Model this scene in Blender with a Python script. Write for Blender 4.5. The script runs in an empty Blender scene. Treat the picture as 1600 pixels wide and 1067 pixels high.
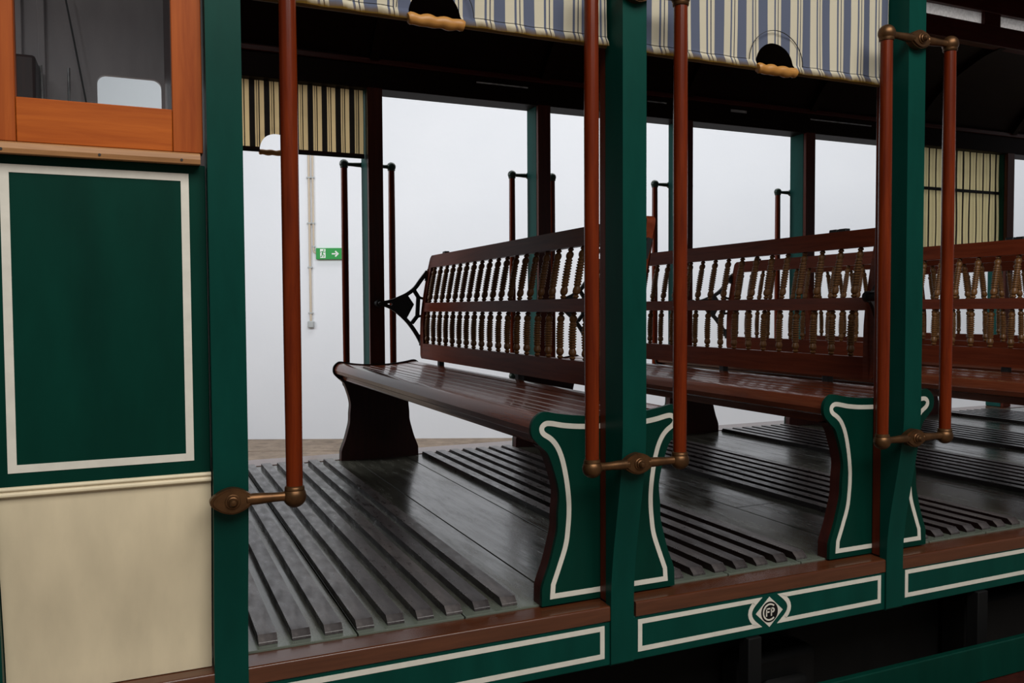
import bpy, math, random
from math import sin, cos, pi, radians, atan2, hypot
random.seed(7)
S = bpy.context.scene
COL = S.collection
P = 0.88            # pitch of the posts and benches along the tram
YF = 2.2            # inner face of the far posts

# ------------------------------------------------------------------ mesh helpers
class M:
    """collects verts, faces and material slots, becomes ONE mesh object"""
    def __init__(s): s.v=[]; s.f=[]; s.m=[]
    def add(s, v, f, mi=0):
        o=len(s.v); s.v+=[tuple(p) for p in v]
        for q in f: s.f.append(tuple(i+o for i in q)); s.m.append(mi)
        return s
    def box(s, x0,x1,y0,y1,z0,z1, mi=0):
        v=[(x0,y0,z0),(x1,y0,z0),(x1,y1,z0),(x0,y1,z0),(x0,y0,z1),(x1,y0,z1),(x1,y1,z1),(x0,y1,z1)]
        return s.add(v,[(3,2,1,0),(4,5,6,7),(0,1,5,4),(1,2,6,5),(2,3,7,6),(3,0,4,7)],mi)
    def prism(s, poly, a0, a1, axis='y', mi=0, cap0=None, cap1=None):
        """extrude a 2D polygon: axis y -> (x,z), axis x -> (y,z), axis z -> (x,y)"""
        n=len(poly)
        def P3(p,a): return (p[0],a,p[1]) if axis=='y' else (a,p[0],p[1]) if axis=='x' else (p[0],p[1],a)
        v=[P3(p,a0) for p in poly]+[P3(p,a1) for p in poly]
        s.add(v,[(i,(i+1)%n,n+(i+1)%n,n+i) for i in range(n)],mi)
        s.add(v[:n],[tuple(range(n))[::-1]], mi if cap0 is None else cap0)
        s.add(v[n:],[tuple(range(n))], mi if cap1 is None else cap1)
        return s
    def tube(s, path, r, n=10, caps=True, mi=0):
        rs=r if isinstance(r,(list,tuple)) else [r]*len(path)
        v=[]; k=len(path)
        for i,p in enumerate(path):
            a=path[max(i-1,0)]; b=path[min(i+1,k-1)]
            d=[b[j]-a[j] for j in range(3)]; L=math.sqrt(sum(c*c for c in d)) or 1
            d=[c/L for c in d]
            h=(0,0,1) if abs(d[2])<.9 else (1,0,0)
            e1=(d[1]*h[2]-d[2]*h[1], d[2]*h[0]-d[0]*h[2], d[0]*h[1]-d[1]*h[0])
            l=math.sqrt(sum(c*c for c in e1)); e1=[c/l for c in e1]
            e2=(d[1]*e1[2]-d[2]*e1[1], d[2]*e1[0]-d[0]*e1[2], d[0]*e1[1]-d[1]*e1[0])
            for t in range(n):
                q=2*pi*t/n
                v.append(tuple(p[j]+rs[i]*(cos(q)*e1[j]+sin(q)*e2[j]) for j in range(3)))
        f=[(i*n+t, i*n+(t+1)%n, (i+1)*n+(t+1)%n, (i+1)*n+t) for i in range(k-1) for t in range(n)]
        if caps: f+=[tuple(range(n))[::-1], tuple((k-1)*n+t for t in range(n))]
        return s.add(v,f,mi)
    def lathe(s, prof, n=12, at=(0,0,0), axis='z', mi=0):
        pts=[]
        for r,h in prof:
            if axis=='z': pts.append((at[0],at[1],at[2]+h))
            elif axis=='x': pts.append((at[0]+h,at[1],at[2]))
            else: pts.append((at[0],at[1]+h,at[2]))
        v=[]
        for (r,h),p in zip(prof,pts):
            for t in range(n):
                q=2*pi*t/n; a,b=r*cos(q),r*sin(q)
                v.append((p[0]+a,p[1]+b,p[2]) if axis=='z' else (p[0],p[1]+a,p[2]+b) if axis=='x' else (p[0]+b,p[1],p[2]+a))
        k=len(prof)
        f=[(i*n+t, i*n+(t+1)%n, (i+1)*n+(t+1)%n, (i+1)*n+t) for i in range(k-1) for t in range(n)]
        f+=[tuple(range(n))[::-1], tuple((k-1)*n+t for t in range(n))]
        return s.add(v,f,mi)
    def ball(s, c, r, n=16, m=9, sc=(1,1,1)):
        prof=[(max(1e-4,r*sin(pi*i/m)), -r*cos(pi*i/m)) for i in range(m+1)]
        t=M().lathe(prof,n)
        return s.add([(c[0]+p[0]*sc[0], c[1]+p[1]*sc[1], c[2]+p[2]*sc[2]) for p in t.v], t.f)
    def ribbon(s, path, w, d0, d1, plane='xz', closed=False, mi=0):
        """flat mitred band of width w along a 2D path, thickness d0..d1 along the third axis"""
        n=len(path); L=[]; R=[]
        ws=w if isinstance(w,(list,tuple)) else [w]*n
        for i in range(n):
            a=path[i-1] if (i>0 or closed) else None
            b=path[(i+1)%n] if (i<n-1 or closed) else None
            p=path[i]
            def nrm(u,v):
                dx,dy=v[0]-u[0],v[1]-u[1]; l=hypot(dx,dy) or 1; return (-dy/l,dx/l)
            if a is None: nx,ny=nrm(p,b); k=1
            elif b is None: nx,ny=nrm(a,p); k=1
            else:
                n1=nrm(a,p); n2=nrm(p,b); nx,ny=n1[0]+n2[0],n1[1]+n2[1]; l=hypot(nx,ny) or 1
                nx/=l; ny/=l; k=1/max(.36,nx*n1[0]+ny*n1[1])
            h=ws[i]/2*k
            L.append((p[0]+nx*h,p[1]+ny*h)); R.append((p[0]-nx*h,p[1]-ny*h))
        def P3(p,d): return (p[0],d,p[1]) if plane=='xz' else (d,p[0],p[1]) if plane=='yz' else (p[0],p[1],d)
        v=[P3(p,d0) for p in L]+[P3(p,d0) for p in R]+[P3(p,d1) for p in L]+[P3(p,d1) for p in R]
        f=[]
        for i in range(n if closed else n-1):
            j=(i+1)%n
            f+=[(i,j,n+j,n+i),(2*n+j,2*n+i,3*n+i,3*n+j),(i,2*n+i,2*n+j,j),(n+i,n+j,3*n+j,3*n+i)]
        if not closed: f+=[(0,n,3*n,2*n),(n-1,3*n-1,4*n-1,2*n-1)]
        return s.add(v,f,mi)
    def map(s, fn): s.v=[fn(*p) for p in s.v]; return s

def obj(name, m, mats, parent=None, bevel=0, smooth=True, angle=35, loc=None):
    me=bpy.data.meshes.new(name)
    me.from_pydata(m.v,[],m.f)
    mats=mats if isinstance(mats,(list,tuple)) else [mats]
    for x in mats: me.materials.append(x)
    for p,i in zip(me.polygons,m.m): p.material_index=i
    import bmesh
    bm=bmesh.new(); bm.from_mesh(me); bmesh.ops.recalc_face_normals(bm,faces=bm.faces); bm.to_mesh(me); bm.free()
    if smooth:
        me.shade_smooth(); me.set_sharp_from_angle(angle=radians(angle))
    o=bpy.data.objects.new(name,me); COL.objects.link(o)
    if parent: o.parent=parent
    if loc: o.location=loc
    if bevel:
        b=o.modifiers.new('bevel','BEVEL'); b.width=bevel; b.segments=2; b.limit_method='ANGLE'; b.angle_limit=radians(40)
    return o

def tag(o, label, cat, group=None):
    o['label']=label; o['category']=cat
    if group: o['group']=group
    return o
def thing(name, label, cat, loc=(0,0,0), rotz=0, group=None):
    o=bpy.data.objects.new(name,None); COL.objects.link(o); o.empty_display_size=.1
    o.location=loc; o.rotation_euler=(0,0,rotz)
    return tag(o,label,cat,group)
def dup(root, loc, rotz, label, group=None):
    def rec(o,par):
        c=o.copy(); COL.objects.link(c); c.parent=par
        for ch in list(o.children): rec(ch,c)
        return c
    kids=list(root.children)
    r=root.copy(); COL.objects.link(r); r.location=loc; r.rotation_euler=(0,0,rotz)
    r['label']=label
    if group: r['group']=group
    for ch in kids: rec(ch,r)
    return r
def catmull(pts, k=4):
    out=[]
    for i in range(len(pts)-1):
        p0=pts[max(i-1,0)];p1=pts[i];p2=pts[i+1];p3=pts[min(i+2,len(pts)-1)]
        for j in range(k):
            t=j/k
            out.append(tuple(.5*((2*p1[c])+(-p0[c]+p2[c])*t+(2*p0[c]-5*p1[c]+4*p2[c]-p3[c])*t*t+(-p0[c]+3*p1[c]-3*p2[c]+p3[c])*t**3) for c in range(len(p1))))
    return out+[pts[-1]]

# ------------------------------------------------------------------ materials
def newmat(name):
    m=bpy.data.materials.new(name); m.use_nodes=True
    nt=m.node_tree; b=nt.nodes['Principled BSDF']
    return m,nt,b
def coords(nt, scale=(1,1,1), kind='Object'):
    tc=nt.nodes.new('ShaderNodeTexCoord'); mp=nt.nodes.new('ShaderNodeMapping')
    mp.inputs['Scale'].default_value=scale
    nt.links.new(tc.outputs[kind],mp.inputs['Vector']); return mp.outputs['Vector']
def noise(nt, vec, scale=5, detail=4, rough=.55, dist=0):
    n=nt.nodes.new('ShaderNodeTexNoise'); n.inputs['Scale'].default_value=scale
    n.inputs['Detail'].default_value=detail; n.inputs['Roughness'].default_value=rough; n.inputs['Distortion'].default_value=dist
    nt.links.new(vec,n.inputs['Vector']); return n.outputs['Fac']
def ramp(nt, fac, stops, interp='LINEAR'):
    r=nt.nodes.new('ShaderNodeValToRGB'); r.color_ramp.interpolation=interp
    e=r.color_ramp.elements
    while len(e)<len(stops): e.new(.5)
    for x,(p,c) in zip(e,stops): x.position=p; x.color=(*c,1) if len(c)==3 else c
    nt.links.new(fac,r.inputs['Fac']); return r.outputs['Color']
def bump(nt, b, h, strength=.2, dist=.002):
    n=nt.nodes.new('ShaderNodeBump'); n.inputs['Strength'].default_value=strength; n.inputs['Distance'].default_value=dist
    nt.links.new(h,n.inputs['Height']); nt.links.new(n.outputs['Normal'],b.inputs['Normal'])
def paint(name, c, rough=.3, var=.25, scale=(3,3,.8), spec=.5, bm=.05):
    m,nt,b=newmat(name); v=coords(nt,scale)
    f=noise(nt,v,4,5)
    d=tuple(x*(1-var) for x in c); l=tuple(x*(1+var) for x in c)
    nt.links.new(ramp(nt,f,[(.3,d),(.7,l)]),b.inputs['Base Color'])
    b.inputs['Roughness'].default_value=rough; b.inputs['Specular IOR Level'].default_value=spec
    if bm: bump(nt,b,noise(nt,coords(nt,(40,40,12)),3,3),bm,.001)
    return m
def wood(name, c1, c2, axis='y', rough=.28, spec=.5, coat=.0, bm=.12, sc=1):
    m,nt,b=newmat(name)
    s={'x':(2,30,30),'y':(30,2,30),'z':(30,30,2)}[axis]
    v=coords(nt,tuple(q*sc for q in s)); f=noise(nt,v,2.2,6,.62,.4)
    nt.links.new(ramp(nt,f,[(.25,c1),(.75,c2)]),b.inputs['Base Color'])
    b.inputs['Roughness'].default_value=rough; b.inputs['Specular IOR Level'].default_value=spec
    b.inputs['Coat Weight'].default_value=coat; b.inputs['Coat Roughness'].default_value=.12
    if bm: bump(nt,b,f,bm,.001)
    return m
def metal(name, c, rough=.35, met=1.0):
    m,nt,b=newmat(name); f=noise(nt,coords(nt,(1,1,1)),30,5)
    nt.links.new(ramp(nt,f,[(.3,tuple(x*.6 for x in c)),(.7,tuple(x*1.25 for x in c))]),b.inputs['Base Color'])
    b.inputs['Metallic'].default_value=met; b.inputs['Roughness'].default_value=rough
    return m

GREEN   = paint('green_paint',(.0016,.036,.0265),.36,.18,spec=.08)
GREEN_P = paint('green_panel_paint',(.0010,.0255,.0170),.36,.18,spec=.09)
WHITE   = paint('white_lining',(.56,.53,.46),.5,.06,(9,9,9))
CREAM   = paint('cream_paint',(.60,.51,.35),.5,.09,(4,4,1.2))
RAIL    = wood('mahogany_rail',(.055,.0052,.0006),(.155,.0205,.0022),'z',.24,.2,.05,.04)
BROWN   = wood('post_inner_wood',(.050,.007,.003),(.090,.016,.006),'z',.35,.25)
BENCH   = wood('bench_wood',(.075,.0120,.0042),(.150,.0290,.0100),'y',.34,.08,.02,.10)
SEATW   = wood('seat_wood',(.070,.014,.0055),(.150,.040,.017),'y',.25,.28,.30,.35)
SPIND   = wood('spindle_wood',(.095,.040,.011),(.165,.072,.022),'z',.4,.3)
PANEDGE = wood('panel_edge_wood',(.020,.0035,.002),(.045,.008,.005),'z',.45,.25)
SILL    = wood('sill_wood',(.050,.0145,.0055),(.092,.028,.011),'x',.22,.5,.12)
ORANGE  = wood('window_wood_horizontal',(.26,.050,.005),(.41,.098,.012),'x',.45,.12,.0)
ORANGEV = wood('window_wood_vertical',(.21,.038,.005),(.34,.078,.012),'z',.45,.12,.0)
LEDGEW  = wood('ledge_wood',(.20,.085,.026),(.40,.20,.08),'x',.5,.4)
BRONZE  = metal('bronze',(.115,.054,.021),.40,.8)
DKBRNZ  = metal('dark_green_bronze',(.012,.030,.022),.4,.3)
IRON    = metal('black_iron',(.006,.007,.008),.45,.3)
CEIL    = wood('ceiling_wood',(.0045,.0010,.0005),(.009,.0022,.001),'x',.55,.08)
BEAM    = wood('beam_wood',(.035,.0028,.0015),(.065,.006,.003),'x',.4,.2)
BLACK   = paint('underframe_black',(.003,.003,.003),.7,.3,spec=.15)
GREYIN  = paint('cab_grey',(.50,.455,.47),.5,.1,spec=.2)
PLASTIC = paint('grey_plastic',(.42,.44,.44),.5,.05)
CONDUIT = paint('cream_conduit',(.58,.49,.38),.5,.05)
EXITG   = paint('exit_green',(.012,.30,.05),.4,.03)
EXITW   = paint('exit_white',(.80,.83,.80),.4,.02)
HANDLE  = wood('blind_grip',(.26,.10,.016),(.46,.22,.05),'x',.45,.4)
HEMROD  = wood('blind_hem',(.07,.035,.008),(.15,.08,.02),'x',.6,.3)
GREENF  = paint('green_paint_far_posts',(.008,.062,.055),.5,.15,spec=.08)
CORD    = paint('black_cord',(.01,.008,.008),.7,.1)
STEEL   = metal('bright_steel',(.6,.6,.6),.3)

def mk_glass():
    m,nt,b=newmat('window_glass'); nt.nodes.remove(b)
    out=nt.nodes['Material Output']
    tr=nt.nodes.new('ShaderNodeBsdfTransparent'); gl=nt.nodes.new('ShaderNodeBsdfGlossy'); gl.inputs['Roughness'].default_value=.02
    tr.inputs['Color'].default_value=(.88,.9,.9,1)
    fr=nt.nodes.new('ShaderNodeFresnel'); fr.inputs['IOR'].default_value=1.52
    mx=nt.nodes.new('ShaderNodeMixShader')
    nt.links.new(fr.outputs[0],mx.inputs[0]); nt.links.new(tr.outputs[0],mx.inputs[1]); nt.links.new(gl.outputs[0],mx.inputs[2])
    nt.links.new(mx.outputs[0],out.inputs['Surface']); return m
GLASS=mk_glass()
def mk_frost():
    m,nt,b=newmat('frosted_glass'); nt.nodes.remove(b); out=nt.nodes['Material Output']
    d=nt.nodes.new('ShaderNodeBsdfDiffuse'); t=nt.nodes.new('ShaderNodeBsdfTranslucent'); mx=nt.nodes.new('ShaderNodeMixShader')
    f=noise(nt,coords(nt,(1,1,1)),60,3); c=ramp(nt,f,[(.3,(.7,.68,.66)),(.7,(.95,.93,.91))])
    nt.links.new(c,d.inputs[0]); nt.links.new(c,t.inputs[0]); mx.inputs[0].default_value=.8
    nt.links.new(d.outputs[0],mx.inputs[1]); nt.links.new(t.outputs[0],mx.inputs[2]); nt.links.new(mx.outputs[0],out.inputs['Surface']); return m
FROST=mk_frost()
def mk_canvas(name, period, off, transl, tan=(.64,.48,.25), wide=.62, fine=True):
    m,nt,b=newmat(name); nt.nodes.remove(b); out=nt.nodes['Material Output']
    tc=nt.nodes.new('ShaderNodeTexCoord'); sp=nt.nodes.new('ShaderNodeSeparateXYZ'); nt.links.new(tc.outputs['Object'],sp.inputs[0])
    a=nt.nodes.new('ShaderNodeMath'); a.operation='ADD'; a.inputs[1].default_value=100*period-off; nt.links.new(sp.outputs['X'],a.inputs[0])
    d=nt.nodes.new('ShaderNodeMath'); d.operation='DIVIDE'; d.inputs[1].default_value=period; nt.links.new(a.outputs[0],d.inputs[0])
    fr=nt.nodes.new('ShaderNodeMath'); fr.operation='FRACT'; nt.links.new(d.outputs[0],fr.inputs[0])
    cr=(.49,.445,.34); bl=(.095,.108,.155); dk=(.05,.055,.08)
    stops=[(0,cr),(.30,bl),(.375,cr),(.465,dk),(.505,cr),(.62,bl)]
    c=ramp(nt,fr.outputs[0],stops,'CONSTANT')
    k_=(.010,.008,.006) if fine else tuple(q*.62 for q in tan)
    ct=ramp(nt,fr.outputs[0],[(0,tan),(.30,k_),(.375,tan),(.465,k_),(.505,tan),(wide,(.010,.008,.006))],'CONSTANT')
    # grubby brown staining towards the hem
    mr=nt.nodes.new('ShaderNodeMapRange'); mr.inputs['From Min'].default_value=.000; mr.inputs['From Max'].default_value=.018
    mr.inputs['To Min'].default_value=1.1; mr.inputs['To Max'].default_value=0
    nz=noise(nt,coords(nt,(1,1,1)),38,4)
    ad=nt.nodes.new('ShaderNodeMath'); ad.operation='MULTIPLY_ADD'; ad.inputs[1].default_value=.014; nt.links.new(nz,ad.inputs[0])
    nt.links.new(sp.outputs['Z'],ad.inputs[2])
    sb=nt.nodes.new('ShaderNodeMath'); sb.operation='SUBTRACT'; sb.inputs[1].default_value=.007; nt.links.new(ad.outputs[0],sb.inputs[0])
    nt.links.new(sb.outputs[0],mr.inputs['Value'])
    mc=nt.nodes.new('ShaderNodeMix'); mc.data_type='RGBA'; mc.inputs['B'].default_value=(.085,.048,.010,1)
    nt.links.new(mr.outputs[0],mc.inputs['Factor']); nt.links.new(c,mc.inputs['A'])
    df=nt.nodes.new('ShaderNodeBsdfDiffuse'); tl=nt.nodes.new('ShaderNodeBsdfTranslucent'); mx=nt.nodes.new('ShaderNodeMixShader')
    nt.links.new(mc.outputs['Result'],df.inputs[0]); nt.links.new(ct,tl.inputs[0]); mx.inputs[0].default_value=transl
    nt.links.new(df.outputs[0],mx.inputs[1]); nt.links.new(tl.outputs[0],mx.inputs[2]); nt.links.new(mx.outputs[0],out.inputs['Surface'])
    return m

def mk_floor():
    m,nt,b=newmat('tram_floor_boards')
    tc=nt.nodes.new('ShaderNodeTexCoord'); sp=nt.nodes.new('ShaderNodeSeparateXYZ'); nt.links.new(tc.outputs['Object'],sp.inputs[0])
    a=nt.nodes.new('ShaderNodeMath'); a.operation='ADD'; a.inputs[1].default_value=24.5-.12; nt.links.new(sp.outputs['X'],a.inputs[0])
    d=nt.nodes.new('ShaderNodeMath'); d.operation='DIVIDE'; d.inputs[1].default_value=.245; nt.links.new(a.outputs[0],d.inputs[0])
    fr=nt.nodes.new('ShaderNodeMath'); fr.operation='FRACT'; nt.links.new(d.outputs[0],fr.inputs[0])
    seam=ramp(nt,fr.outputs[0],[(0,(0,0,0)),(.008,(1,1,1)),(.992,(1,1,1)),(.999,(0,0,0))])
    f=noise(nt,coords(nt,(16,1.6,9)),2,7,.68)
    g=noise(nt,coords(nt,(2.2,1.2,2)),1.6,4,.6)
    mxn=nt.nodes.new('ShaderNodeMath'); mxn.operation='MULTIPLY_ADD'; mxn.inputs[1].default_value=.55; nt.links.new(f,mxn.inputs[0])
    hf=nt.nodes.new('ShaderNodeMath'); hf.operation='MULTIPLY'; hf.inputs[1].default_value=.45; nt.links.new(g,hf.inputs[0]); nt.links.new(hf.outputs[0],mxn.inputs[2])
    c=ramp(nt,mxn.outputs[0],[(.32,(.015,.0155,.0125)),(.5,(.046,.047,.037)),(.68,(.11,.109,.088))])
    # paint worn pale along the sill
    mr=nt.nodes.new('ShaderNodeMapRange'); mr.inputs['From Min'].default_value=.085; mr.inputs['From Max'].default_value=.15; mr.inputs['To Min'].default_value=1; mr.inputs['To Max'].default_value=0
    nt.links.new(sp.outputs['Y'],mr.inputs['Value'])
    mw=nt.nodes.new('ShaderNodeMix'); mw.data_type='RGBA'; mw.inputs['B'].default_value=(.10,.115,.092,1)
    nt.links.new(mr.outputs[0],mw.inputs['Factor']); nt.links.new(c,mw.inputs['A'])
    mc=nt.nodes.new('ShaderNodeMix'); mc.data_type='RGBA'; mc.blend_type='MULTIPLY'; mc.inputs['Factor'].default_value=1
    nt.links.new(mw.outputs['Result'],mc.inputs['A']); nt.links.new(seam,mc.inputs['B']); nt.links.new(mc.outputs['Result'],b.inputs['Base Color'])
    r=ramp(nt,mxn.outputs[0],[(.38,(.10,)*3),(.66,(.36,)*3)]); nt.links.new(r,b.inputs['Roughness'])
    b.inputs['Specular IOR Level'].default_value=.58
    bump(nt,b,f,.12,.002); return m
FLOORM=mk_floor()
def mk_slat():
    m,nt,b=newmat('floor_slat_wood')
    oi=nt.nodes.new('ShaderNodeObjectInfo')
    f=noise(nt,coords(nt,(22,4,22)),2,7,.7)
    ad=nt.nodes.new('ShaderNodeMath'); ad.operation='MULTIPLY_ADD'; ad.inputs[1].default_value=.22; nt.links.new(oi.outputs['Random'],ad.inputs[0]); nt.links.new(f,ad.inputs[2])
    c=ramp(nt,ad.outputs[0],[(.34,(.016,.012,.0125)),(.62,(.044,.037,.037)),(.95,(.10,.085,.080))])
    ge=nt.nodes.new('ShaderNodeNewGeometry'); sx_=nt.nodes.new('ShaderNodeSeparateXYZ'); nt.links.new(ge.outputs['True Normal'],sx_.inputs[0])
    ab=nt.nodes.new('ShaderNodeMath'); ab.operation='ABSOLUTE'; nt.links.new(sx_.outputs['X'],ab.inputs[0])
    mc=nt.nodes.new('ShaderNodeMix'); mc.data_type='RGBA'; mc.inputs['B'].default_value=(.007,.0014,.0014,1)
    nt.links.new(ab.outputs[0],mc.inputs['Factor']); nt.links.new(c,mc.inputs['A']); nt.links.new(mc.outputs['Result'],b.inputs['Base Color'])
    r=ramp(nt,noise(nt,coords(nt,(14,5,14)),3,5),[(.3,(.22,)*3),(.7,(.44,)*3)]); nt.links.new(r,b.inputs['Roughness'])
    bump(nt,b,noise(nt,coords(nt,(60,15,60)),3,4),.25,.001); return m
SLAT=mk_slat()
def mk_wall():
    m,nt,b=newmat('white_plaster')
    f=noise(nt,coords(nt,(1,1,1)),.8,5); 
    nt.links.new(ramp(nt,f,[(.3,(.77,.795,.84)),(.7,(.81,.83,.87))]),b.inputs['Base Color'])
    b.inputs['Roughness'].default_value=.85; bump(nt,b,noise(nt,coords(nt,(1,1,1)),14,5),.15,.01); return m
WALL=mk_wall()
def mk_ground(name, c1, c2):
    m,nt,b=newmat(name); f=noise(nt,coords(nt,(1,1,1)),7,8,.65)
    nt.links.new(ramp(nt,f,[(.3,c1),(.7,c2)]),b.inputs['Base Color']); b.inputs['Roughness'].default_value=.8
    bump(nt,b,f,.5,.02); return m
GROUND=mk_ground('stone_paving',(.16,.12,.09),(.34,.27,.21))
KERB=mk_ground('stone_kerb',(.155,.115,.085),(.33,.255,.19))

# ------------------------------------------------------------------ camera
f_px=1323.1
cam=bpy.data.cameras.new('camera'); co=bpy.data.objects.new('camera',cam); COL.objects.link(co)
cam.sensor_fit='HORIZONTAL'; cam.sensor_width=36; cam.lens=36*f_px/1600; cam.clip_start=.02
from mathutils import Matrix, Vector
yw,pt,rl=radians(23.9344),radians(-2.2038),radians(-.3092)
fw=Vector((sin(yw)*cos(pt),cos(yw)*cos(pt),sin(pt))); rt=Vector((cos(yw),-sin(yw),0)); up=rt.cross(fw)
r2=rt*cos(rl)+up*sin(rl); u2=-rt*sin(rl)+up*cos(rl)
CAM=Vector((-1.0362,-1.70544,.69465))
mt=Matrix((r2,u2,-fw)).transposed().to_4x4(); mt.translation=CAM
co.matrix_world=mt
S.camera=co

# ------------------------------------------------------------------ setting: hall wall and ground
GZ=-.765
def struct(name,m,mat,**k):
    o=obj(name,m,mat,**k); o['kind']='structure'; return o
WO=Vector((2.8179,6.9777,0)); WR=-yw      # wall frame: local x runs right, local y away from the tram
w=struct('wall_back',M().box(-9,14.5,0,.25,GZ,6.5),WALL,smooth=False); w.location=WO; w.rotation_euler=(0,0,WR)
k=struct('trim_1',M().box(-9,13.0,-.80,0,GZ,GZ+.006).box(-9,12.0,-1.9,-.82,GZ,GZ+.004),KERB,smooth=False); k.location=WO; k.rotation_euler=(0,0,WR)
g=struct('floor',M().box(-14,22,-9,14,GZ-.2,GZ),GROUND,smooth=False)
def on_wall(o): o.location=WO; o.rotation_euler=(0,0,WR)

# exit sign, pipes, junction box
t=thing('exit_sign','green emergency exit sign with running man and arrow on white wall','sign'); on_wall(t)
obj('sign_body',M().box(-2.177,-1.845,-.045,0,1.258,1.383),EXITG,t,bevel=.003)
pm=M(); y0,y1=-.047,-.0452
def q4(a,b,c,d): pm.prism([a,b,c,d],y0,y1)
pm.box(-2.13,-2.07,y0,y1,1.272,1.372)
pic=obj('pictogram',pm,EXITW,t,smooth=False)
rm=M()
def limb(path,wd): rm.ribbon(path,wd,-.0492,-.0472)
rm.lathe([(.0075,-.0492),(.0075,-.0472)],12,(-2.089,0,1.359),'y')
limb([(-2.097,1.347),(-2.106,1.312)],.014)
limb([(-2.096,1.344),(-2.080,1.333),(-2.073,1.341)],.006)
limb([(-2.097,1.345),(-2.118,1.343),(-2.125,1.329)],.006)
limb([(-2.104,1.315),(-2.086,1.304),(-2.090,1.280)],.008)
limb([(-2.107,1.315),(-2.110,1.292),(-2.127,1.285)],.008)
obj('running_figure',rm,EXITG,pic,smooth=False)
am=M().box(-2.0,-1.955,y0,y1,1.311,1.325)
am.ribbon([(-1.962,1.348),(-1.932,1.318),(-1.962,1.288)],.016,y0,y1)
am.box(-1.96,-1.935,y0,y1,1.312,1.324)
obj('arrow',am,EXITW,t,smooth=False)
t=thing('conduit_pipe','longer cream conduit running down white wall to grey box','pipe'); on_wall(t)
obj('pipe',M().tube([(-2.249,-.022,4.4),(-2.249,-.022,.571)],.0125,10),CONDUIT,t)
for z in (3.0,2.165,1.66,1.17,.66): obj('clip',M().box(-2.275,-2.223,-.036,-.001,z-.008,z+.008),PLASTIC,t,bevel=.002)
t=thing('conduit_pipe','shorter cream conduit beside it turning in to the exit sign','pipe'); on_wall(t)
obj('pipe',M().tube([(-2.207,-.02,4.5),(-2.207,-.02,1.36)]+[(-2.207+.03*(1-cos(a)),-.02,1.36-.03*sin(a)) for a in (.4,.8,1.2,1.57)]+[(-2.178,-.02,1.33)],.010,10),CONDUIT,t)
for z in (3.0,2.165,1.66,1.40): obj('clip',M().box(-2.222,-2.190,-.031,0,z-.008,z+.008),PLASTIC,t,bevel=.002)
t=thing('junction_box','small grey junction box at the foot of conduit on wall','box'); on_wall(t)
obj('box_body',M().box(-2.282,-2.214,-.045,0,.495,.57),PLASTIC,t,bevel=.006)
obj('lid',M().box(-2.276,-2.220,-.052,-.045,.502,.563),PLASTIC,t,bevel=.003)

# ------------------------------------------------------------------ tram floor with raised slats
t=thing('tram_floor','dark grey wooden tram floor with raised tread slats','floor')
fb=M(); x=.12-.245*11
while x<5.7:
    if .8<x+.1<1.15:
        fb.box(x+.0018,x+.2432,.066,.648,-.05,0).box(x+.0018,x+.2432,.651,2.174,-.05,0)
    else: fb.box(x+.0018,x+.2432,.066,2.174,-.05,0)
    x+=.245
fb.box(-2.6,5.7,.066,2.174,-.058,-.0505)
obj('floor_boards',fb,FLOORM,t,bevel=.0012,smooth=False)
obj('far_sill',M().prism([(2.175,-.02),(2.175,.003),(2.215,.004),(2.335,.004),(2.340,-.0),(2.340,-.12),(2.236,-.12),(2.236,-.02)],-2.6,5.7,'x'),SILL,t,bevel=.003)
sx=[-.818+.0685*i for i in range(9)]
for k_ in range(1,7): sx+=[k_*P-P+.200+.0685*i for i in range(7)]
slat_me=None
prof=[(.082,.002),(.090,.018),(2.135,.018),(2.143,.0)]
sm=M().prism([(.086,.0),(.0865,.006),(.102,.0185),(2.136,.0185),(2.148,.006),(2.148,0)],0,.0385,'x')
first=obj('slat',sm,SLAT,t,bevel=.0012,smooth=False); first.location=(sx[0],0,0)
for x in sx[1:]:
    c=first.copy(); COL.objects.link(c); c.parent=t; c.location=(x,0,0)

# ------------------------------------------------------------------ skirt, sills, lining, emblem
def post_front(z):
    if z>=.42: return -.059
    if z<=0: return -.006
    q=(.42-z)/.42; q=q*q*(3-2*q); return -.059+.053*q
t=thing('side_skirt','green lower tram side with brown sill and white lining','tram side')
SK=obj('skirt_board',M().box(-2.6,5.9,0,.06,-.147,-.040),GREEN,t,bevel=.003)
for a,b_ in [(-1.75,-.911),(-.849,-.029),(.039,.851),(.911,1.731),(1.791,5.9)]:
    obj('sill_board',M().prism([(-.003,-.041),(-.003,-.008),(0,-.005),(.066,-.004),(.066,-.041)],a,b_,'x'),SILL,t,bevel=.005)
LW=.0118
def inset_rect(x0,x1,z0,z1,w=LW):
    h=w/2; return [(x0+h,z0+h),(x1-h,z0+h),(x1-h,z1-h),(x0+h,z1-h)]
def arc_end(x0, x1, z0, z1, side):
    h=LW/2; out=[]
    for i in range(9):
        q=-1+2*i/8; out.append((q,))
    if side=='R':   # concave right end
        pts=[(x0+h,z1-h),(x0+h,z0+h)]
        for i in range(9):
            q=-1+i/4; pts.append((x1-.005-.024*(1-q*q), (z0+z1)/2+q*((z1-z0)/2-h)))
        return pts
    pts=[(x1-h,z0+h),(x1-h,z1-h)]
    for i in range(9):
        q=1-i/4; pts.append((x0+.005+.024*(1-q*q), (z0+z1)/2+q*((z1-z0)/2-h)))
    return pts
ZB,ZT=-.128,-.050
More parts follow.
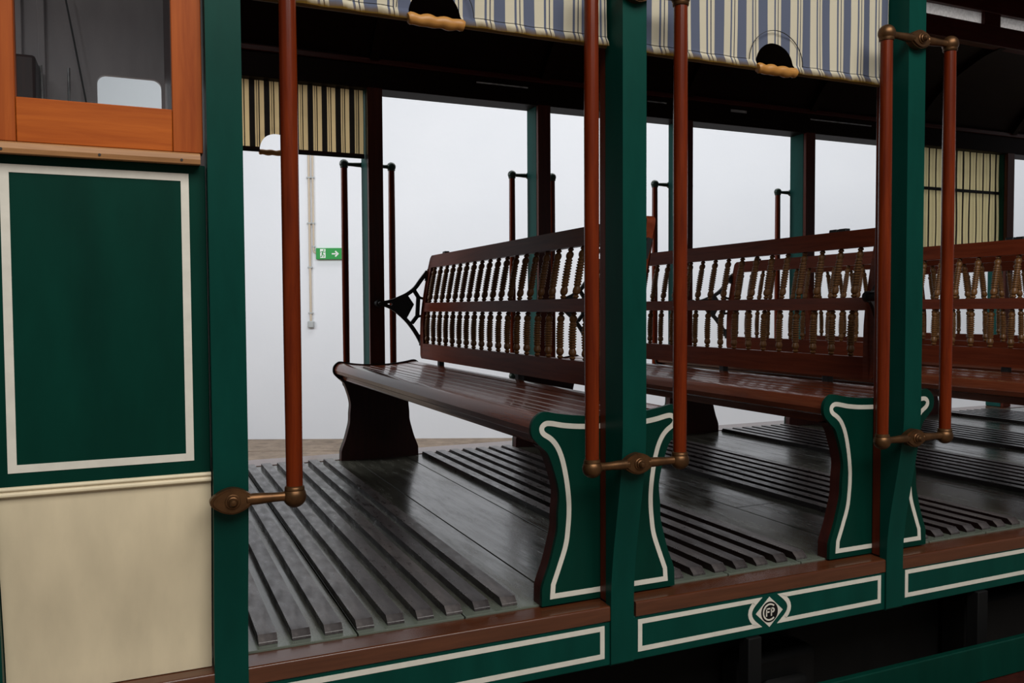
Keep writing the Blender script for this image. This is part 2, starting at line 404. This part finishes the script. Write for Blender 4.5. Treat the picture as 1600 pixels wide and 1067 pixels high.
for path in [inset_rect(-.83,-.046,ZB,ZT), arc_end(.046,.410,ZB+.001,ZT+.001,'R'), arc_end(.480,.834,ZB+.003,ZT+.003,'L'),
             inset_rect(.926,1.71,ZB+.005,ZT+.005), inset_rect(-1.71,-.93,ZB,ZT)]:
    obj('border_line',M().ribbon(path,LW,-.0012,.0005,'xz',True),WHITE,t,smooth=False)
ex,ez=.4435,-.0905
em=obj('emblem',M().prism([(ex-.0435,ez),(ex,ez-.0395),(ex+.0435,ez),(ex,ez+.0395)],-.0014,.0005),WHITE,t,smooth=False)
obj('emblem_disc',M().lathe([(.0270,-.0020),(.0270,-.0012)],40,(ex,0,ez),'y'),BLACK,em,smooth=False)
lm=M()
lm.ribbon([(ex+.0205*cos(radians(a)),ez+.0205*sin(radians(a))) for a in range(48,316,8)],.0040,-.0028,-.0018)
def bar(x0,z0,x1,z1,w_=.0036): lm.ribbon([(ex+x0,ez+z0),(ex+x1,ez+z1)],w_,-.0028,-.0018)
bar(-.0105,-.0105,-.0105,.0105); bar(-.0125,.0088,.0008,.0088); bar(-.0105,.0005,-.0012,.0005)
bar(.0052,-.0105,.0052,.0105)
lm.ribbon([(ex+.0035,ez+.0088),(ex+.0095,ez+.0088)]+[(ex+.0095+.0046*cos(a),ez+.0042+.0046*sin(a)) for a in (1.1,.5,0,-.5,-1.1)]+[(ex+.0095,ez-.0004),(ex+.0052,ez-.0004)],.0038,-.0028,-.0018)
obj('emblem_letters',lm,WHITE,em,smooth=False)

# ------------------------------------------------------------------ under the tram
t=thing('underframe','black iron underframe in the dark below the tram side','underframe')
obj('shade_girder',M().box(-2.6,5.9,.28,.36,GZ+.10,-.05),BLACK,t,bevel=.004)  # deep black girder added to keep the space under the tram dark
obj('axle_box',M().box(.50,.78,.18,.28,-.62,-.30).box(.56,.72,.14,.18,-.56,-.36),BLACK,t,bevel=.02)
obj('shade_girder',M().box(-2.6,5.9,1.95,2.03,GZ+.10,-.05),BLACK,t,bevel=.004)
obj('brake_beam',M().box(1.4,1.75,.16,.28,-.5,-.25),BLACK,t,bevel=.02)
for x in (-.50,.370,1.215,2.09):
    obj('hanger',M().box(x,x+.042,-.01,.03,-.40,-.147),BLACK,t,bevel=.003)
t=thing('step_board','dark green step board hung below the skirt at lower right','step')
obj('riser',M().box(-2.4,5.8,-.105,-.085,-.357,-.256),GREEN_P,t,bevel=.003)
obj('tread',M().box(-2.4,5.8,-.30,-.085,-.385,-.3575),PANEDGE,t,bevel=.004)
for x in (-.50,.370,1.215,2.09): obj('bracket',M().box(x,x+.042,-.085,-.0105,-.375,-.34),BLACK,t,bevel=.002)

# ------------------------------------------------------------------ posts
def make_post(near, x, label, group):
    if near:
        t=thing('side_post',label,'post',(x,0,-.147),0,group); zo=.147
        zs=[-.147,-.04,0]+[.03*i for i in range(1,15)]+[.9,1.73]
        poly=[(post_front(z),z+zo) for z in zs]+[(.018,1.73+zo),(.018,-.147+zo)]
        obj('outer_post',M().prism(poly,-.0313,.0313,'x'),GREEN,t,bevel=.005,angle=30)
        obj('inner_post',M().box(-.030,.030,.0185,.049,-.002+zo,1.73+zo),BROWN,t,bevel=.003)
    else:
        t=thing('side_post',label,'post',(x,0,-.12),0,group); zo=.12
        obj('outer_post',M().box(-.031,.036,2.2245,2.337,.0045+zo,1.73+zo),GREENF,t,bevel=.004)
        obj('inner_post',M().box(-.031,.040,2.2,2.224,.0045+zo,1.73+zo),BROWN,t,bevel=.003)
    return t
ng='green posts on the near side of the tram'
make_post(True,-P,'wide green post between the cream side panel and the first open bay',ng)
make_post(True,0,'green post in the middle carrying two grab rails by the first bench',ng)
make_post(True,P,'green post nearest the right edge, on right of the emblem',ng)
fgp='posts on the far side of the tram'
for i,lb in [(0,'far post beside the striped blind and exit sign'),(1,'far post second from left, behind the first bench backrest'),
             (2,'far green post seen just left of the thin central grab rail'),(3,'far post behind second bench, one green rail at its left'),
             (4,'far post left of the striped backlit blind at right edge'),(5,'dark far post at the right edge of the backlit striped blind')]:
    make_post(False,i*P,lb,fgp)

# ------------------------------------------------------------------ grab rails
RX={-1:.1195,1:.1135}      # offset of the rails from the post centre
def bracket(sides):
    """cast arm: domed lozenge eye on the post, waisted arms, ball sockets for the rails"""
    m=M()
    eye=[]
    for i in range(36):
        a=2*pi*i/36; c,q=cos(a),sin(a)
        eye.append((.036*c*(1 if abs(c)<.75 else 1+.10*(abs(c)-.75)/.25), .0245*q*(1-.12*abs(c))))
    m.prism(eye,-.018,-.001)
    m.prism([(x*.86,z*.86) for x,z in eye],-.0225,-.017)
    for s_ in sides:
        m.tube([(s_*.024,-.0128,0),(s_*.040,-.0130,0),(s_*.055,-.0135,0),(s_*.072,-.014,0),(s_*.088,-.0145,0),(s_*.103,-.0145,0)],[.0112,.0112,.0105,.0092,.0088,.0105],16)
        m.ball((s_*RX[s_],-.0145,-.001),.0220,22,13)
        m.lathe([(.0192,.010),(.0182,.0175),(.0170,.0195),(.012,.0198)],22,(s_*RX[s_],-.0145,.0))
    return m
def bracket_top(sides):
    m=bracket(sides)
    for i in range(len(m.v)): m.v[i]=(m.v[i][0],m.v[i][1],-m.v[i][2])
    return m
def make_rail(label, loc, rotz, sides, bmat, group, zt=1.40):
    t=thing('grab_rail',label,'grab rail',loc,rotz,group)
    zb=.342
    for s in sides:
        q=RX[s]*s
        obj('rail',M().tube([(q,-.0145,zb+.0),(q,-.0145,zb+.3),(q,-.0145,zt-.3),(q,-.0145,zt)],[.0155,.0165,.0165,.0155],20,False),RAIL,t)
    for z,fn in ((zb,bracket),(zt,bracket_top)):
        b=obj('bracket',fn(sides),bmat,t,bevel=.003,loc=(0,0,z))
        obj('bolt',M().lathe([(.0140,-.021),(.0140,-.0245),(.0128,-.0255),(.0105,-.0256),(.0100,-.0290),(.0085,-.0300),(.0075,-.0340),(.0050,-.0375),(.0005,-.0385)],18,(0,0,0),'y'),bmat,b)
    return t
rg='grab rails on the near posts'
make_rail('single reddish grab rail with one bronze arm on the left green post',(-P,-.059,0),0,[1],BRONZE,rg)
make_rail('pair of reddish grab rails with bronze arms on the middle green post',(0,-.059,0),0,[-1,1],BRONZE,rg)
make_rail('pair of reddish grab rails, bronze arms top and bottom, on right post',(P-.008,-.059,0),0,[-1,1],BRONZE,rg)
fr_='grab rails on the far posts'
for i,lb in [(0,'far pair of dark grab rails beside the exit sign'),(1,'far pair of grab rails rising behind first bench backrest'),
             (2,'far pair of grab rails rising by the thin central rail'),(3,'far grab rail behind the second bench, ball at its top'),
             (4,'far grab rails in front of the backlit striped blind')]:
    if i<4: make_rail(lb,(i*P+.003,2.337,0),pi,[-1,1],DKBRNZ,fr_,1.392)

# ------------------------------------------------------------------ benches
YC=1.1245; HL=1.0755
half=[(0,.438),(.073,.441),(.136,.449),(.175,.456),(.193,.450),(.207,.435),(.211,.416),(.206,.397),(.186,.376),(.169,.36),(.159,.338),(.147,.302),(.141,.278),(.138,.254),(.1415,.215),(.143,.177),(.151,.142),(.164,.096),(.178,.06),(.184,.042)]
hc=catmull(half,4)+[(.185,0)]
outline=hc+[(-x,z) for x,z in hc[::-1] if x>0]
wl=[(0,.414),(.073,.416),(.123,.421),(.162,.4285),(.177,.4265),(.184,.417),(.179,.405),(.16,.392),(.144,.373),(.131,.343),(.121,.3),(.1145,.252),(.1135,.215),(.116,.180),(.122,.139),(.138,.093),(.1555,.048)]
wc=catmull(wl,4)+[(.1575,.021)]
wline=wc+[(-x,z) for x,z in wc[::-1] if x>0]
def BK(wd,u,v):   # backrest frame -> bench: wd thickness, u along the bench, v up the back; upright below, leaning above
    q=max(0,min(1.1,(v-.14)/.33))
    return (.173+.053*q**1.5+wd, u+.030, .467+v)
def spindle_mesh(v0,v1):
    L=v1-v0; pr_=[(.0055,0),(.0095,.03),(.0095,.05),(.006,.07),(.0105,.10),(.0125,.14),(.0115,.19),(.0088,.23)]
    n=10
    for i in range(n):
        c=.27+.48*i/(n-1); k_=.0118+.0012*sin(pi*i/(n-1))
        pr_+=[(.0092,c-.021),(k_,c-.011),(k_,c+.011),(.0092,c+.021)]
    pr_+=[(.0088,.79),(.0115,.82),(.0125,.86),(.0105,.90),(.006,.93),(.0095,.95),(.0095,.97),(.0055,1)]
    m=M().lathe([(r,h*L) for r,h in pr_],12)
    return m.map(lambda x,y,z: BK(.0135+x,y,v0+z))
def arm_mesh():
    m=M(); y0,y1=-.006,.006
    up_=catmull([(0,.724),(.030,.729),(.060,.736),(.09,.749),(.125,.767),(.158,.794),(.184,.831),(.214,.872)],3)
    lo_=catmull([(0,.724),(.030,.714),(.060,.699),(.09,.674),(.125,.637),(.15,.601),(.168,.570),(.182,.540)],3)
    m.ribbon(up_,.0165,y0,y1); m.ribbon(lo_,.0165,y0,y1)
    m.lathe([(.016,-.006),(.016,.006)],18,(0,0,.724),'y')
    m.prism([(.050,.727),(.060,.736),(.09,.749),(.122,.7655),(.152,.718),(.116,.646),(.09,.674),(.060,.699),(.050,.712),(.058,.719)],y0+.001,y1-.001)
    m.ribbon(catmull([(.157,.782),(.168,.760),(.182,.748),(.206,.744)],3),.011,y0,y1)
    m.ribbon(catmull([(.146,.632),(.158,.652),(.172,.662),(.196,.664)],3),.011,y0,y1)
    m.ribbon([(.152,.786),(.172,.752),(.167,.664),(.142,.630)],.016,y0,y1)
    m.ribbon([(.200,.845),(.213,.835)],.008,y0,y1); m.ribbon([(.174,.566),(.187,.572)],.008,y0,y1)
    return m
STOPS=(.677,-.163,-.71); CATCH=(.752,-.682,-.722)
def make_bench():
    t=thing('tram_bench','','bench',(0,YC,0),0,'slatted benches across the tram')
    # seat: rolled nosings, dished slats, apron boards, two cross bearers
    m=M(); y0,y1=-HL+.0105,HL-.0105
    zt=lambda x: .4325+.014*(abs(x)/.17)**2
    for s in (-1,1):
        nz=[(s*x,z) for x,z in [(.140,.4275),(.140,.4425),(.158,.446),(.174,.4485),(.188,.4445),(.199,.432),(.2035,.417),(.199,.402),(.189,.3965),(.172,.3965),(.160,.412)]]
        m.prism(nz,y0,y1)
        m.prism([(s*.172,.3955),(s*.168,.3775),(s*.146,.3775),(s*.150,.410)],y0,y1)
        m.prism([(s*.1678,.3780),(s*.1672,.372),(s*.1462,.372),(s*.1465,.3780)],y0+.035,y1-.035)
    xs=[-.137+i*(.274/6) for i in range(7)]
    for a,b in zip(xs[:-1],xs[1:]):
        a+=.0025; b-=.0025
        m.prism([(a,zt(a)-.014),(a,zt(a)-.002),(a+.003,zt(a+.003)),(b-.003,zt(b-.003)),(b,zt(b)-.002),(b,zt(b)-.014)],y0,y1)
    for y in (-.55,.0,.55): m.box(-.146,.146,y-.02,y+.02,.385,.418)
    obj('seat',m,SEATW,t,angle=28)
    # end panels, green outside with white lining
    for s in (-1,1):
        a,b=(-HL,-HL+.045) if s<0 else (HL-.045,HL)
        ti=.010
        m=M().prism(outline,a if s<0 else b-ti,a+ti if s<0 else b,'y',1,1 if s<0 else 0,1 if s>0 else 0)
        m.prism([p for p in outline if p[1]<=.377],a+ti if s<0 else a,b if s<0 else b-ti,'y',0)
        e=obj('end_panel',m,[PANEDGE,GREEN_P],t,angle=40)
        d=(-HL-.0012,-HL+.0004) if s<0 else (HL-.0004,HL+.0012)
        obj('border_line',M().ribbon(wline+[(-.1575,.021)] if False else wline,.0122,d[0],d[1],'xz',True),WHITE,e,smooth=False)
    # backrest frame
    U=.920; r=.022; m=M()
    def plate(poly): 
        q=M().prism([(u,v) for u,v in poly],0,.027,'z')      # (u,v,thickness)
        m.add([BK(w_,u,v) for u,v,w_ in q.v], q.f)
    def arc(cx,cz,a0): return [(cx+r*cos(a0+pi/2*i/5),cz+r*sin(a0+pi/2*i/5)) for i in range(6)]
    V=.478
    mids=[.07,.12,.17,.217,.258,.30,.34,.38,.42]
    st=arc(U-r,r,-pi/2)+[(U,v) for v in mids]+arc(U-r,V-r,0)+[(U-.045,V)]+[(U-.045,v) for v in mids[::-1]]+[(U-.045,0)]
    plate(st)
    plate([(-x,z) for x,z in st])
    for v0,v1 in ((0,.070),(.217,.258),(.420,V)): plate([(-U+.045,v0),(U-.045,v0),(U-.045,v1),(-U+.045,v1)])
    bk=obj('backrest',m,BENCH,t,bevel=.004)
    sp=[spindle_mesh(.070,.217),spindle_mesh(.258,.420)]
    protos=[]
    for row in sp:
        o=obj('spindle',row,SPIND,bk,angle=25); o.location=(0,-.8113,0); protos.append(o)
    for i in range(1,21):
        for p_ in protos:
            c=p_.copy(); COL.objects.link(c); c.parent=bk; c.location=(0,-.8113+.0832*i,0)
    # small dark catches on the top rail and stops under the bottom rail
    for u in CATCH: 
        q=M().box(.004,.026,u-.016,u+.016,V-.002,V+.010); q.v=[BK(*p) for p in q.v]; obj('catch',q,IRON,bk,bevel=.002)
    for u in STOPS:
        q=M().box(.005,.028,u-.014,u+.014,-.024,.004); q.v=[BK(*p) for p in q.v]; obj('stop_block',q,IRON,bk,bevel=.002)
    # cast iron pivot arms at each end
    for s in (-1,1):
        ye=.030+s*(U+.010); yp=s*(HL-.050)
        am=arm_mesh().map(lambda x,y,z: (x,y+yp+(ye-yp)*min(1,max(0,x/.20)),z))
        e0,e1=sorted((s*(HL-.060),s*(HL-.002)))
        a=obj('pivot_arm',am,IRON,t,smooth=False)
        obj('pivot_bolt',M().lathe([(.013,e0),(.013,e1)],16,(0,0,.724),'y').lathe([(.006,(e0 if s>0 else e1)-s*.006),(.009,(e0 if s>0 else e1))],12,(0,0,.724),'y'),IRON,a)
        for fp in ([(.201,.828),(.216,.884),(.232,.880),(.217,.826)],[(.173,.578),(.172,.526),(.186,.524),(.187,.575)]):
            q0,q1=sorted((.030+s*(U-.001),.030+s*(U+.014)))
            obj('foot_plate',M().prism(fp,q0,q1),IRON,a,bevel=.002)
    return t
B0=make_bench()
bl=['nearest brown tram bench with turned spindle back, first from left','second brown tram bench, its end panel at the right post',
    'third tram bench, seen through the spindles of the second','fourth tram bench with backrest tipped the other way, at far right','fifth tram bench in the dark at the right edge, behind the fourth']
B0['label']=bl[0]
for i in range(1,5): dup(B0,(i*P,YC,0),pi if i in (3,4) else 0,bl[i])

# ------------------------------------------------------------------ roller blinds
CANV0=mk_canvas('striped_canvas_first_bay',.0712,.0636,.10)
CANV=mk_canvas('striped_canvas',.0689,.0144,.10)
CANVF=mk_canvas('striped_canvas_backlit',.0645,.003,.75)
CANVG=mk_canvas('striped_canvas_backlit_pale',.0635,.040,.75,(.58,.50,.27),.77,False)
def make_blind(name_label, loc, rotz, x0, x1, zt, arch, canvas, near, group, batten=None):
    """local: x along the tram, z up from the hem, canvas at y=0 hung inside the posts"""
    t=thing('roller_blind',name_label,'blind',loc,rotz,group)
    H=zt; m=M()
    ah,aw=(.066,.059) if near else (.078,.072)
    def yy(x,z):
        b=.0035*sin(x*31+1.3)*sin(z*9)+.002*sin(x*83)
        if z<.022: b+= -.010*cos((z/.022)*pi/2)*(1 if near else .3)
        return b
    def sheet(xs,bot):
        n=len(xs); v=[]; f=[]
        for x,b_ in zip(xs,bot):
            zl=[b_+q for q in (0,.003,.007,.012,.017,.021,.024,.034)] if b_<.03 else [b_+q*.5 for q in (0,.003,.007,.012,.017,.021,.024,.034)]
            zl+=[zl[-1]+(H-zl[-1])*q/8 for q in range(1,9)]
            v+=[(x,yy(x,z),z) for z in zl]
        k=16
        for a in range(n-1):
            for q in range(k-1): f.append((a*k+q,(a+1)*k+q,(a+1)*k+q+1,a*k+q+1))
        m.add(v,f)
    def span(a,b): 
        n=max(2,int((b-a)/.008)); return [a+(b-a)*i/n for i in range(n+1)]
    if arch is None: q=span(x0,x1); sheet(q,[0]*len(q))
    else:
        q=span(x0,arch-aw); sheet(q,[0]*len(q)); q=span(arch+aw,x1); sheet(q,[0]*len(q))
        xs=[arch-aw*cos(pi*i/40) for i in range(41)]
        sheet(xs,[.004+ah*(max(0,1-abs((x-arch)/aw)**2.3))**.5 for x in xs])
    c=obj('canvas',m,canvas,t,angle=60)
    if arch is not None:
        gp=[(arch-aw-.002+ (2*aw+.004)*i/24, -.009, .000+.0012*sin(i*.95)) for i in range(25)]
        obj('grip',M().tube(gp,[(.0125+.0010*cos(i*.75)) if 0<i<24 else .0105 for i in range(25)],12),HANDLE,t,angle=60)
        st=[(arch+(aw+.026)*cos(a), .020+(ah+.014)*sin(a)) for a in [pi*i/24 for i in range(25)]]
        obj('stitching',M().ribbon(st,.0012,-.0085 if near else -.006,-.0065 if near else -.004),CORD,c,smooth=False)
    rb=[(x0,.002,.004)]+([(arch-aw,.002,.004)] if arch is not None else [])
    if arch is None: obj('hem_rod',M().tube([(x0,.003,.004),(x1,.003,.004)],.007,10),CORD,t)
    else:
        obj('hem_rod',M().tube([(x0,.003,.004),(arch-aw,.003,.004)],.006,10).tube([(arch+aw,.003,.004),(x1,.003,.004)],.006,10),HEMROD if near else CORD,t)
    if near:
        for a,b_ in ((x0,arch-aw-.03),(arch+aw+.03,x1)):
            q=span(a,b_); obj('hem_stitch',M().tube([(x,yy(x,.0225)-.0008,.0225) for x in q],.0006,5),CORD,c,smooth=False)
    else:
        for a,b_ in (((x0,x1),) if arch is None else ((x0,arch-aw),(arch+aw,x1))): obj('hem',M().box(a,b_,-.006,-.0045,.0,.020).box(a,b_,.0055,.007,.0,.020),PANEDGE,t,smooth=False)
    if batten: obj('batten',M().box(x0,x1,-.012,.004,batten-.010,batten+.010),CORD,t,bevel=.002)
    obj('roller',M().tube([(x0,.0,H),(x1,.0,H)],.028,14),canvas,t)
    return t
bg='striped roller blinds pulled part way down'
# near bays: stripes fixed to the cloth, hem at z 1.29
make_blind('blue and cream striped near blind hanging over the first open bay',(-.853,.0,1.292),0,.012,.815,.53,.401,CANV0,True,bg)
make_blind('blue and cream striped near blind above second bay, ochre grip in arch',(.0,.0,1.289),0,.036,.843,.53,.449,CANV,True,bg)
make_blind('backlit tan and black striped far blind near the exit sign',(-.035,2.262,1.408),pi,0.0,.83,.42,.405,CANVF,False,bg)
make_blind('backlit tan striped far blind at the right, dark bar across it',(5*P-.03,2.262,1.06),pi,0.0,.80,.78,None,CANVG,False,bg,batten=.405)

# ------------------------------------------------------------------ left side of the tram: panelling and cab window
t=thing('body_side','green tram side panel framed in white above a cream panel','panel',(0,0,0))
XL,XR=-1.262,-.9135
obj('upper_panel',M().box(XL,XR,-.034,-.005,.390,.962),GREEN_P,t,bevel=.002)
obj('border_line',M().ribbon(inset_rect(-1.2425,-.9425,.4165,.9455,.0138),.0138,-.0352,-.0336,'xz',True),WHITE,t,smooth=False)
zs=[-.003+.0378*i for i in range(11)]
def crf(z): q=max(0,min(1,(.375-z)/.375)); return -.030+.062*q*q*(3-2*q)*.6+.062*.4*q
lp=[(crf(z),z) for z in zs]+[(.06,.375),(.06,-.003)]
obj('lower_panel',M().prism(lp,XL,XR,'x'),CREAM,t,angle=50)
obj('moulding',M().prism([(-.0,.374),(-.034,.374),(-.0385,.3765),(-.0385,.3815),(-.0345,.384),(-.0385,.387),(-.038,.391),(-.034,.393),(-.0,.393)],XL,XR,'x'),CREAM,t,bevel=.0012)
t=thing('corner_post','narrow green corner post at the left edge beside cream panel','post',(0,0,-.147))
obj('post_body',M().prism([(post_front(z)+.008,z+.147) for z in [-.147,0]+[.06*i for i in range(1,8)]+[1.0,1.73]]+[(.05,1.877),(.05,0)],-1.34,-1.2635,'x'),GREEN,t,bevel=.004)
t=thing('cab_window','orange-brown framed cab window at upper left with its sill strip','window')
fy0,fy1=-.036,-.004
obj('bottom_rail',M().box(-1.2155,-.9685,fy0,fy1,.984,1.060),ORANGE,t,bevel=.0015)
for a,b in ((-1.2625,-1.216),(-.968,-.9165)): obj('stile',M().box(a,b,fy0,fy1,.984,1.73),ORANGEV,t,bevel=.0015)
obj('top_rail',M().box(-1.2155,-.9685,fy0,fy1,1.66,1.73),ORANGE,t,bevel=.0015)
obj('pane',M().box(-1.217,-.967,-.016,-.013,1.058,1.662),GLASS,t,smooth=False)
ld=obj('ledge',M().prism([(-.034,.9615),(-.060,.959),(-.062,.968),(-.057,.979),(-.034,.984),(-.004,.984),(-.004,.9625)],-1.2625,-.923,'x'),LEDGEW,t,bevel=.0015)
for x in (-1.236,-1.088,-.955): obj('screw',M().lathe([(.0024,-.0622),(.0024,-.0600)],8,(x,0,.966),'y'),CORD,ld)

# cab interior seen through the pane
t=thing('cab_back_panel','grey cab lining with a rounded opening, seen through the window','panel')
m=M(); x0,x1,z0,z1=-1.162,-.918,1.40,1.668; yb0,yb1=2.2,2.225
def rr(n=6,r=.035):
    return [(x0,z0)]+[(x0+r-r*cos(a),z1-r+r*sin(a)) for a in [pi/2*i/n for i in range(n+1)]]+[(x1-r+r*sin(a),z1-r+r*cos(a)) for a in [pi/2*i/n for i in range(n+1)]]+[(x1,z0)]
hole=rr(); X0,X1,Z0,Z1=-2.6,-.89,0,2.3
L_=[(X0,Z0),(X0,Z1),((x0+x1)/2,Z1),((x0+x1)/2,z1)]+[p for p in hole[::-1] if p[0]<=(x0+x1)/2]+[((x0+x1)/2,z0),((x0+x1)/2,Z0)]
R_=[((x0+x1)/2,Z0),((x0+x1)/2,z0)]+[p for p in hole[::-1] if p[0]>(x0+x1)/2]+[((x0+x1)/2,z1),((x0+x1)/2,Z1),(X1,Z1),(X1,Z0)]
m.prism(L_,yb0,yb1); m.prism(R_,yb0,yb1)
obj('lining',m,GREYIN,t,smooth=False)
obj('cab_ceiling',M().box(-2.6,-.907,-.0,2.199,2.301,2.33),GREYIN,t,smooth=False)
for a,b in ((-1.455,-1.425),(-1.372,-1.345)): obj('batten',M().box(a,b,2.17,2.199,.9,2.3),GREYIN,t,bevel=.003)
t=thing('cab_bulkhead','dark brown bulkhead closing the cab behind the left post','bulkhead')
obj('bulkhead_board',M().box(-.905,-.885,.052,2.199,.0,2.3),BEAM,t,smooth=False)
tag(obj('bell_cord',M().tube([(-1.268,2.12,1.952),(-1.203,2.12,1.549),(-1.19,2.12,1.45)],.0035,8),CORD),'thin black bell cord slanting across the grey cab lining','cord')
t=thing('control_stand','dark brown box with bright rods behind the cab window','control stand')
obj('stand_body',M().box(-1.47,-1.36,1.95,2.16,0.002,1.655),PANEDGE,t,bevel=.012)
for x in (-1.356,-1.2585): obj('rod',M().tube([(x,2.10,.0),(x,2.10,1.655)],.006,10),STEEL,t)

# ------------------------------------------------------------------ roof
t=thing('tram_roof','dark brown tram roof lining with beams over the benches','roof')
RX0,RX1=-.884,5.7; CY=1.139
def both(fn):
    for s in (-1,1): fn(s)
def roofp(s,p): return (CY+s*p[0],p[1])
deck=[(1.06,1.87),(.95,1.99),(.80,2.09),(.62,2.165),(.50,2.19)]
for s in (-1,1):
    obj('cantrail',M().box(RX0,RX1,*sorted((CY+s*1.062,CY+s*1.20)),1.725,1.90),CEIL,t,bevel=.004)
    obj('frieze_rail',M().box(RX0,RX1,*sorted((CY+s*1.045,CY+s*1.062)),1.835,1.86),BEAM,t,bevel=.003)
    poly=[roofp(s,p) for p in catmull(deck,4)]+[roofp(s,(.50,2.23)),roofp(s,(.80,2.15)),roofp(s,(1.0,2.03)),roofp(s,(1.28,1.90)),roofp(s,(1.22,1.87))]
    obj('deck_lining',M().prism(poly,RX0,RX1,'x'),CEIL,t,angle=40)
    obj('clerestory_beam',M().box(RX0,RX1,*sorted((CY+s*.47,CY+s*.53)),2.165,2.275),BEAM,t,bevel=.003)
    obj('clerestory_top',M().box(RX0,RX1,*sorted((CY+s*.47,CY+s*.53)),2.345,2.45),BEAM,t,bevel=.003)
    for i in range(-3,4):
        xa=3.413+i*P
        obj('clerestory_bar',M().box(xa-.065,xa+.065,*sorted((CY+s*.475,CY+s*.525)),2.275,2.345),BEAM,t)
        if RX0<xa-.8 : obj('clerestory_pane',M().box(xa-P+.065,xa-.065,*sorted((CY+s*.496,CY+s*.504)),2.275,2.345),FROST,t,smooth=False)
for xa,xb,h in ((.514,.791,.006),(1.50,1.623,.006),(2.052,2.165,.014),(2.637,3.122,.006)):
    obj('glint_strip',M().box(xa,xb,2.196,2.2008,1.806-h/2,1.806+h/2),STEEL,t,smooth=False)  # pale strips stand in for thin streaks of light along the far cantrail
obj('monitor_lining',M().box(RX0,RX1,CY-.55,CY+.55,2.45,2.48),CEIL,t,smooth=False)
for i in range(0,7):
    x=i*P
    for s in (-1,1):
        path=catmull([roofp(s,(a-.012,b-.012)) for a,b in deck],4)
        obj('rafter',M().ribbon([(p[0],p[1]) for p in path],.03,x-.022,x+.022,'yz'),CEIL,t,angle=40)

# ------------------------------------------------------------------ light
W=bpy.data.worlds.new('world'); S.world=W; W.use_nodes=True
bgd=W.node_tree.nodes['Background']; bgd.inputs['Color'].default_value=(.95,.97,1.0,1); bgd.inputs['Strength'].default_value=.15
def area(name,loc,target,sx,sy,e,col=(1,1,1)):
    l=bpy.data.lights.new(name,'AREA'); l.shape='RECTANGLE'; l.size=sx; l.size_y=sy; l.energy=e; l.color=col
    o=bpy.data.objects.new(name,l); COL.objects.link(o); o.location=loc
    d=Vector(target)-Vector(loc); o.rotation_euler=d.to_track_quat('-Z','Y').to_euler(); return o
area('hall_lamp_near',(-.2,-3.6,4.0),(-.2,0,.5),4.5,2.5,285,(1,.98,.94))
def wl_(x,y,z): return (WO.x+x*cos(WR)-y*sin(WR), WO.y+x*sin(WR)+y*cos(WR), z)
area('hall_lamp_far',wl_(1.5,-5.6,3.4),wl_(1.5,0,-.6),16,1.0,275,(.90,.95,1.0))
area('clerestory_fill',(2.5,4.2,7.2),(2.5,1.6,2.2),10,2,420,(1,.98,.96))  # added light without a seen source, brightens the clerestory panes
area('window_light_left',(-4.2,4.6,2.6),(1.6,1.9,.6),2.2,2.2,115,(1,.98,.96))
pl=bpy.data.lights.new('cab_fill','POINT'); pl.energy=2.8; pl.shadow_soft_size=.08; po=bpy.data.objects.new('cab_fill',pl); COL.objects.link(po); po.location=(-1.75,.9,2.1)  # added fill light, no seen source, brightens the cab lining

S.view_settings.view_transform='Standard'; S.view_settings.look='None'; S.view_settings.exposure=0; S.view_settings.gamma=1
S.cycles.max_bounces=8; S.cycles.transparent_max_bounces=8
